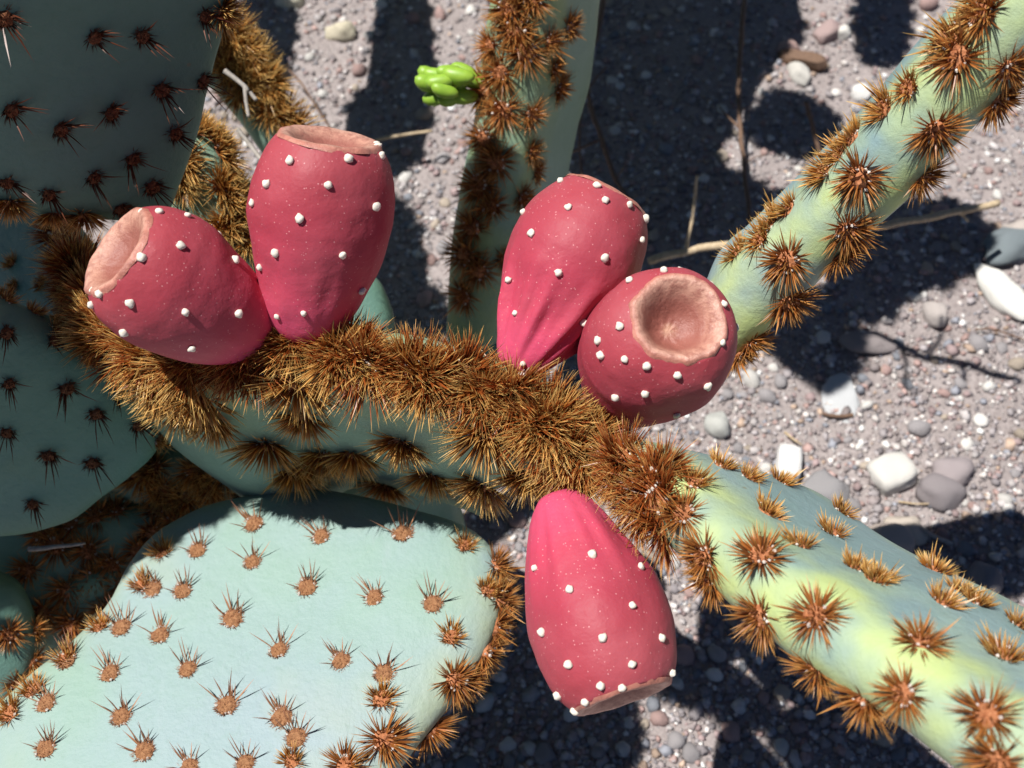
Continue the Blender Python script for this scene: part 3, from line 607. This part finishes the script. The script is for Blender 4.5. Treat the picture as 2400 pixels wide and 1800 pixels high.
# ================================================================== gravel and pebbles
def ico():
    bm = bmesh.new(); bmesh.ops.create_icosphere(bm, subdivisions=1, radius=1); V = np.array([v.co[:] for v in bm.verts]); F = np.array([[v.index for v in f.verts] for f in bm.faces]); bm.free(); return V, F
PAL = np.array([(.30, .26, .26), (.36, .33, .34), (.22, .20, .21), (.45, .42, .42), (.62, .58, .56), (.40, .28, .26), (.33, .25, .25), (.28, .29, .33), (.74, .72, .70), (.44, .33, .26)])
PW = np.array([.20, .18, .12, .14, .08, .07, .08, .06, .04, .03]); PW = PW/PW.sum()
def build_gravel(n):
    IV = np.array([(1, 0, 0), (-1, 0, 0), (0, 1, 0), (0, -1, 0), (0, 0, 1), (0, 0, -1), (.62, .62, .5), (-.62, .62, .5), (-.62, -.62, .5), (.62, -.62, .5)], float)
    IF = np.array([(0, 6, 4), (6, 2, 4), (2, 7, 4), (7, 1, 4), (1, 8, 4), (8, 3, 4), (3, 9, 4), (9, 0, 4), (0, 2, 6), (2, 1, 7), (1, 3, 8), (3, 0, 9), (2, 0, 5), (1, 2, 5), (3, 1, 5), (0, 3, 5)])
    pos = []; 
    while len(pos) < n:
        px, py = rng.uniform(-250, 2650), rng.uniform(-250, 2000); g = G(px, py)
        if rng.random() < .25+.75*(px > 450): pos.append((g.x, g.y))
    pos = np.array(pos); size = np.exp(rng.normal(math.log(.0015), .42, n)); size = np.clip(size, .0006, .0046)
    z = np.array([gz(x, y) for x, y in pos])
    ang = rng.uniform(0, 2*math.pi, n); sc = rng.uniform(.65, 1.3, (n, 3)); sc[:, 2] *= .75
    V = IV[None]*rng.uniform(.78, 1.2, (n, len(IV), 1))*(sc*size[:, None])[:, None, :]
    tx = rng.normal(0, .3, n)
    y2 = V[:, :, 1]*np.cos(tx)[:, None]-V[:, :, 2]*np.sin(tx)[:, None]; z2 = V[:, :, 1]*np.sin(tx)[:, None]+V[:, :, 2]*np.cos(tx)[:, None]
    x3 = V[:, :, 0]*np.cos(ang)[:, None]-y2*np.sin(ang)[:, None]; y3 = V[:, :, 0]*np.sin(ang)[:, None]+y2*np.cos(ang)[:, None]
    W = np.stack([x3+pos[:, 0, None], y3+pos[:, 1, None], z2+(z+size*.25)[:, None]], -1).reshape(-1, 3)
    F = (IF[None]+(np.arange(n)*len(IV))[:, None, None]).reshape(-1, 3)
    me = bpy.data.meshes.new('gravel'); me.vertices.add(len(W)); me.vertices.foreach_set('co', W.ravel())
    me.loops.add(F.size); me.loops.foreach_set('vertex_index', F.ravel().astype(np.int32))
    me.polygons.add(len(F)); me.polygons.foreach_set('loop_start', np.arange(0, F.size, 3, dtype=np.int32)); me.polygons.foreach_set('loop_total', np.full(len(F), 3, dtype=np.int32))
    me.update(); me.validate(); me.materials.append(M_GRAVEL)
    col = PAL[rng.choice(len(PAL), n, p=PW)]*rng.uniform(.9, 1.45, (n, 1)); col = np.clip(np.repeat(col, len(IV), 0), 0, .9)
    a = me.color_attributes.new('col', 'FLOAT_COLOR', 'POINT'); a.data.foreach_set('color', np.concatenate([col, np.ones((len(col), 1))], 1).ravel().astype(np.float32))
    tag(obj('gravel', me), 'fine grey and pinkish grit strewn over the soil', 'gravel', kind='stuff')
build_gravel(42000)

def stone_mesh(seed, sub=2, box=0.0, rough=.22):
    bm = bmesh.new(); bmesh.ops.create_icosphere(bm, subdivisions=sub, radius=1); r = random.Random(seed)
    planes = [(Vector((r.uniform(-1, 1), r.uniform(-1, 1), r.uniform(-1, 1))).normalized(), r.uniform(.66, .9)) for _ in range(6)]
    off = Vector((seed*3.1, seed*1.7, 0))
    for v in bm.verts:
        if box:
            k = 1/max(abs(a) for a in v.co); v.co *= (1-box)+box*k*.82
        for n, h in planes if not box else ():
            d = v.co.dot(n)
            if d > h: v.co -= n*(d-h)*.8
        v.co *= 1+rough*noise.noise(v.co*1.6+off)+rough*.3*noise.noise(v.co*4+off)
    me = bpy.data.meshes.new('pebble'); bm.to_mesh(me); bm.free(); me.materials.append(M_STONE)
    me.polygons.foreach_set('use_smooth', [True]*len(me.polygons)); return me
STONES = [stone_mesh(i) for i in range(10)]
def seen(px, py):
    r = ray(px, py).normalized()
    return all(p.bvh.ray_cast(CO, r)[0] is None for p in PADS)
KINDS = [('mid-grey', (.36, .34, .35), .32), ('chalk-white', (.72, .70, .67), .20), ('pinkish-brown', (.42, .29, .27), .18), ('blue-grey', (.25, .265, .30), .14), ('buff', (.47, .40, .33), .16)]
def in_sun(p):
    return all(q.bvh.ray_cast(p, SUN)[0] is None for q in PADS)
def put_stone(px, py, sx, sy, sz, rot, color, label, group=None, me=None, name='pebble', cat='pebble', sink=.35):
    g = G(px, py); o = bpy.data.objects.new(name, me or random.choice(STONES)); COL.objects.link(o)
    o.location = (g.x, g.y, gz(g.x, g.y)+sz*(1-sink)*.6); o.rotation_euler = (random.uniform(-.2, .2), random.uniform(-.2, .2), rot); o.scale = (sx, sy, sz)
    o.color = (*color, 1); tag(o, label, cat, group); return o
SPECIAL = [  # px, py, half-length, half-width, height, rotation, colour, label
    (2340, 700, .027, .0115, .010, -1.05, (.86, .85, .80), 'long bright white broken stone beside a thin curved straw'),
    (1846, 1090, .013, .0092, .009, 1.35, (.86, .85, .84), 'white brick-shaped stone above the lower bristly pad'),
    (2088, 1115, .0155, .013, .010, .4, (.74, .72, .68), 'pitted white angular stone on open gravel'),
    (800, 85, .0140, .0095, .009, .1, (.66, .60, .46), 'smooth buff oval stone beside a shadow behind the upright fruit'),
    (1938, 1148, .0155, .012, .007, .2, (.34, .33, .34), 'flat grey rounded stone next to the lower bristly pad'),
    (1680, 1000, .0085, .0105, .009, .2, (.56, .57, .54), 'pale grey angular stone beside the fruit with round scar'),
    (2030, 815, .019, .009, .007, -.1, (.34, .30, .30), 'flat brown-grey stone touched by the twig shadow'),
    (2185, 750, .0085, .012, .010, .2, (.52, .47, .45), 'mottled buff stone near the twig shadow'),
    (2355, 590, .022, .015, .011, .6, (.22, .26, .28), 'dark slate-green stone at the edge of round shade'),
    (2385, 560, .015, .013, .010, .2, (.56, .50, .46), 'knobbly pale stone leaning on the slate-green stone'),
    (1940, 80, .014, .010, .009, .6, (.44, .33, .32), 'rounded mauve stone between two shadows'),
    (2205, 1160, .016, .012, .010, -.4, (.30, .27, .28), 'mauve-grey cracked stone near the shade of the upper pad'),
    (2230, 1110, .014, .011, .009, .1, (.40, .35, .36), 'speckled pinkish-grey stone near the shade of the upper pad'),
    (2300, 1365, .014, .012, .010, .5, (.26, .25, .27), 'round dark stone in deep shade above the lower bristly pad'),
    (1870, 180, .008, .013, .008, .4, (.62, .60, .56), 'tapered whitish stone beside the wood chip'),
    (2020, 222, .0085, .0085, .008, 0, (.85, .84, .82), 'round bright white pebble beside the upper pad'),
    (1975, 80, .008, .007, .007, .3, (.74, .72, .68), 'small white pebble touching the mauve stone'),
    (680, 10, .012, .010, .009, .3, (.74, .70, .56), 'cream lumpy stone between two shadows'),
    (1845, 118, .0085, .0075, .007, .1, (.52, .36, .33), 'round pinkish pebble at the edge of deep shade'),
    (1975, 935, .013, .018, .003, .15, (.62, .64, .66), 'shiny pale triangular stone flake on open gravel'),
    (2080, 1275, .016, .013, .010, .3, (.55, .47, .42), 'pale angular stone at the rim of the lower bristly pad'),
    (2120, 1240, .014, .010, .008, -.3, (.60, .53, .46), 'cream angular stone at the rim of the lower bristly pad')]
for i, (px, py, a, b, h, r, c, lab) in enumerate(SPECIAL): put_stone(px, py, a, b, h, r, c, lab, me=stone_mesh(100+i, 3, box=.85 if i in (1, 2) else 0, rough=.20 if i not in (1, 2) else .14))
SHORT = ['long white broken stone', 'white brick-shaped stone', 'pitted white angular stone', 'smooth buff oval stone', 'flat grey rounded stone', 'pale grey angular stone by the fruit', 'flat brown-grey stone', 'mottled buff stone', 'dark slate-green stone', 'knobbly pale stone', 'rounded mauve stone', 'cracked mauve-grey stone', 'speckled pinkish-grey stone', 'round dark stone', 'tapered whitish stone', 'round bright white pebble', 'white pebble touching the mauve stone', 'cream lumpy stone', 'round pinkish pebble', 'pale triangular flake', 'pale angular stone at the pad', 'cream angular stone at the pad']
cnt = 0; taken = [(s[0], s[1], s[2]*3600) for s in SPECIAL]
while cnt < 290:
    px, py = random.uniform(480, 2395), random.uniform(5, 1795)
    if not seen(px, py): continue
    a = min(max(random.lognormvariate(math.log(.0046), .34), .0028), .0115)
    if any((px-x)**2+(py-y)**2 < (a*3400+s)**2*.7 for x, y, s in taken): continue
    taken.append((px, py, a*3400)); u = random.random(); acc = 0
    for nm, c, w in KINDS:
        acc += w
        if u <= acc: break
    f = random.uniform(.82, 1.15)
    lit = in_sun(G(px, py)+Vector((0, 0, .006))); size = 'larger' if a > .0056 else 'small'
    near = min(SPECIAL, key=lambda q: (q[0]-px)**2+(q[1]-py)**2); dist = math.hypot(near[0]-px, near[1]-py)
    where = ('close to the '+SHORT[SPECIAL.index(near)]) if dist < 170 else ('on sunlit gravel' if lit else 'on shaded gravel')
    put_stone(px, py, a, a*random.uniform(.65, .95), a*random.uniform(.5, .8), random.uniform(0, 6.28), tuple(min(.88, k*f) for k in c), '%s %s pebble %s' % (size, nm, where), '%s pebbles in the gravel' % nm); cnt += 1

# ================================================================== twigs and straws
def tube(name, lines, mt, label=None, cat='twig', parent=None, sides=7, kind=None):
    """lines: list of (points, r0, r1): one branched stick"""
    V = []; F = []; c = Vector(lines[0][0][0])
    for pts, r0, r1 in lines:
        n = max(6, len(pts)*5); R = catmull(pts, n); b = len(V)
        for i, p in enumerate(R):
            T = (R[min(i+1, n-1)]-R[max(i-1, 0)]).normalized(); s = T.orthogonal().normalized(); t = T.cross(s); f = i/(n-1)
            rr = (r0+(r1-r0)*f)*(1+.18*noise.noise(p*260)); p = p + Vector((noise.noise(p*90), noise.noise(p*90+Vector((9, 0, 0))), 0))*r0*.5
            for k in range(sides): q = 2*math.pi*k/sides; V.append(p+(s*math.cos(q)+t*math.sin(q))*rr-c)
        for i in range(n-1):
            for k in range(sides): j = (k+1) % sides; F.append((b+i*sides+k, b+i*sides+j, b+(i+1)*sides+j, b+(i+1)*sides+k))
        F.append(tuple(range(b, b+sides))[::-1]); F.append(tuple(range(b+(n-1)*sides, b+n*sides)))
    o = obj(name, mesh(name, V, F, [mt], recalc=True), parent, c if parent is None else c-wloc(parent))
    if label: tag(o, label, cat)
    return o
def gp(px, py, h=.004):                      # a point h above the ground under a pixel
    g = G(px, py, h); return Vector((g.x, g.y, g.z+gz(g.x, g.y)))
tube('twig', [([gp(1425, -60, .03), gp(1405, 60, .03), gp(1378, 150, .03), gp(1380, 230, .028), gp(1405, 320, .024), gp(1440, 410, .016), gp(1475, 480, .006), gp(1500, 540, .003)], .0022, .0017), ([gp(1402, 332, .024), gp(1340, 358, .02), gp(1275, 372, .012)], .0011, .0007), ([gp(1381, 205, .029), gp(1400, 180, .03), gp(1422, 156, .034)], .0009, .0005), ([gp(1445, 420, .016), gp(1455, 405, .02), gp(1462, 392, .024)], .0007, .0004)], M_TWIG, 'long curved brown twig with side shoots lying in deep shade')
tube('twig', [([gp(1372, 160, .02), gp(1363, 250, .018), gp(1358, 340, .014), gp(1366, 430, .005)], .0010, .0009), ([gp(1362, 240, .018), gp(1340, 235, .02), gp(1325, 228, .022)], .0006, .0004)], M_TWIG, 'thin straight twig alongside the long curved brown twig')
tube('twig', [([gp(1748, -40, .03), gp(1738, 70, .03), gp(1732, 180, .028), gp(1733, 280, .024), gp(1742, 380, .018), gp(1755, 500, .010), gp(1757, 560, .003)], .0020, .0016), ([gp(1733, 300, .022), gp(1700, 270, .018), gp(1684, 250, .016)], .0010, .0005), ([gp(1745, 385, .018), gp(1765, 370, .018), gp(1795, 362, .018)], .0007, .0004), ([gp(1735, 260, .025), gp(1760, 252, .026)], .0006, .0003)], M_TWIG, 'upright reddish-brown twig between the deep shade and oval shadow')
tube('twig', [([gp(1888, 238, .035), gp(1900, 280, .028), gp(1915, 335, .018), gp(1930, 385, .004)], .0017, .0020)], M_TWIG, 'short stub twig with pale cut tip across the oval shadow')
tube('straw', [([gp(1520, 612, .045), gp(1610, 590, .05), gp(1740, 574, .055), gp(1900, 560, .06), gp(2090, 532, .06), gp(2220, 505, .06), gp(2336, 480, .06)], .0026, .0024), ([gp(2245, 500, .06), gp(2255, 512, .057), gp(2266, 526, .055)], .0014, .0009), ([gp(1606, 592, .05), gp(1620, 520, .06), gp(1634, 414, .08)], .0015, .0009), ([gp(2170, 515, .06), gp(2185, 500, .064)], .0010, .0006)], M_STRAW, 'thick pale dry stalk passing behind the upper pad', 'stalk')
tube('straw', [([gp(870, 326, .03), gp(920, 318, .03), gp(1012, 306, .03)], .0014, .0011)], M_STRAW, 'short pale straw sticking out behind the upright fruit', 'straw')
tube('twig', [([gp(1075, 830, .10), gp(1110, 795, .10), gp(1150, 762, .10), gp(1185, 735, .10)], .0016, .0013)], M_TWIG, 'brown twig behind the bristly rim, left of the folded-neck fruit')
tube('straw', [([gp(2284, 776, .004), gp(2320, 773, .006), gp(2360, 785, .005), gp(2420, 805, .004)], .0007, .0005)], M_TWIG, 'thin curved straw below the long white stone', 'straw')
tube('twig', [([gp(1930, 965, .003), gp(1950, 970, .004), gp(1975, 972, .004), gp(2000, 970, .003)], .0010, .0014)], M_TWIG, 'small dark curved twig below the stone flake')
tube('twig', [([gp(678, 165, .02), gp(710, 200, .02), gp(735, 240, .016), gp(765, 285, .01), gp(790, 330, .004)], .0009, .0007)], M_TWIG, 'thin dark wiry twig above the upright fruit')
tube('straw', [([gp(1840, 1010, .003), gp(1865, 1030, .005), gp(1880, 1040, .003)], .0009, .0006)], M_STRAW, 'short pale splinter beside grey pebbles on open gravel', 'straw')
tube('straw', [([gp(2140, 1225, .004), gp(2190, 1250, .006), gp(2235, 1272, .004)], .0016, .0012)], M_GREY, 'grey dry stalk lying in shade above the lower pad', 'straw')
tube('straw', [([gp(2110, 1170, .003), gp(2150, 1175, .004), gp(2190, 1176, .003)], .0007, .0005)], M_STRAW, 'thin straw between pinkish stones on open gravel', 'straw')
tube('shadow_branch', [([G(x, y)+SUN*.46 for x, y in pts], a, b) for pts, a, b in BRANCH], M_TWIG, parent=added_nb)  # unseen branch, added so a twig shadow crosses the gravel
# dry white stalks among the rear pads
tube('dry_stalk', [([P(525, 165, .55), P(570, 200, .55), P(600, 235, .55)], .0013, .0010), ([P(575, 205, .55), P(576, 240, .55), P(582, 275, .55)], .0012, .0008)], M_GREY, 'forked whitish dry stalk caught among brush-edged pads', 'stalk')
tube('dry_stalk', [([P(556, 300, .545), P(590, 345, .545), P(620, 385, .54)], .0011, .0012)], M_GREY, 'straight whitish dry stalk beside the upright fruit', 'stalk')
tube('dry_stalk', [([P(66, 1287, .50), P(120, 1283, .50), P(200, 1272, .50)], .0014, .0006)], M_GREY, 'pale spine-like stalk lying over the low dark pads', 'stalk')
# wood chip
def wood_chip():
    g = gp(1880, 150, .0); V = []; F = []
    ring = [(-.030, .004), (-.020, .010), (-.004, .009), (.010, .011), (.024, .008), (.030, -.002), (.020, -.008), (.004, -.007), (-.014, -.009), (-.027, -.005)]
    for z, s in ((0, .9), (.005, 1.0), (.010, .82)):
        for i, (x, y) in enumerate(ring): V.append((x*s, y*s, z+.003*noise.noise(Vector((x*90, y*90, z*100)))))
    n = len(ring)
    for k in range(2):
        for i in range(n): j = (i+1) % n; F.append((k*n+i, k*n+j, (k+1)*n+j, (k+1)*n+i))
    F.append(tuple(range(n))[::-1]); F.append(tuple(range(2*n, 3*n)))
    o = obj('wood_chip', mesh('wood_chip', V, F, [M_TWIG], smooth=False, recalc=True), None, g); o.rotation_euler = (0.1, -.1, -.35); o.scale = (.7, .7, 1)
    tag(o, 'splintered brown wood chip at the edge of deep shade', 'wood chip')
wood_chip()
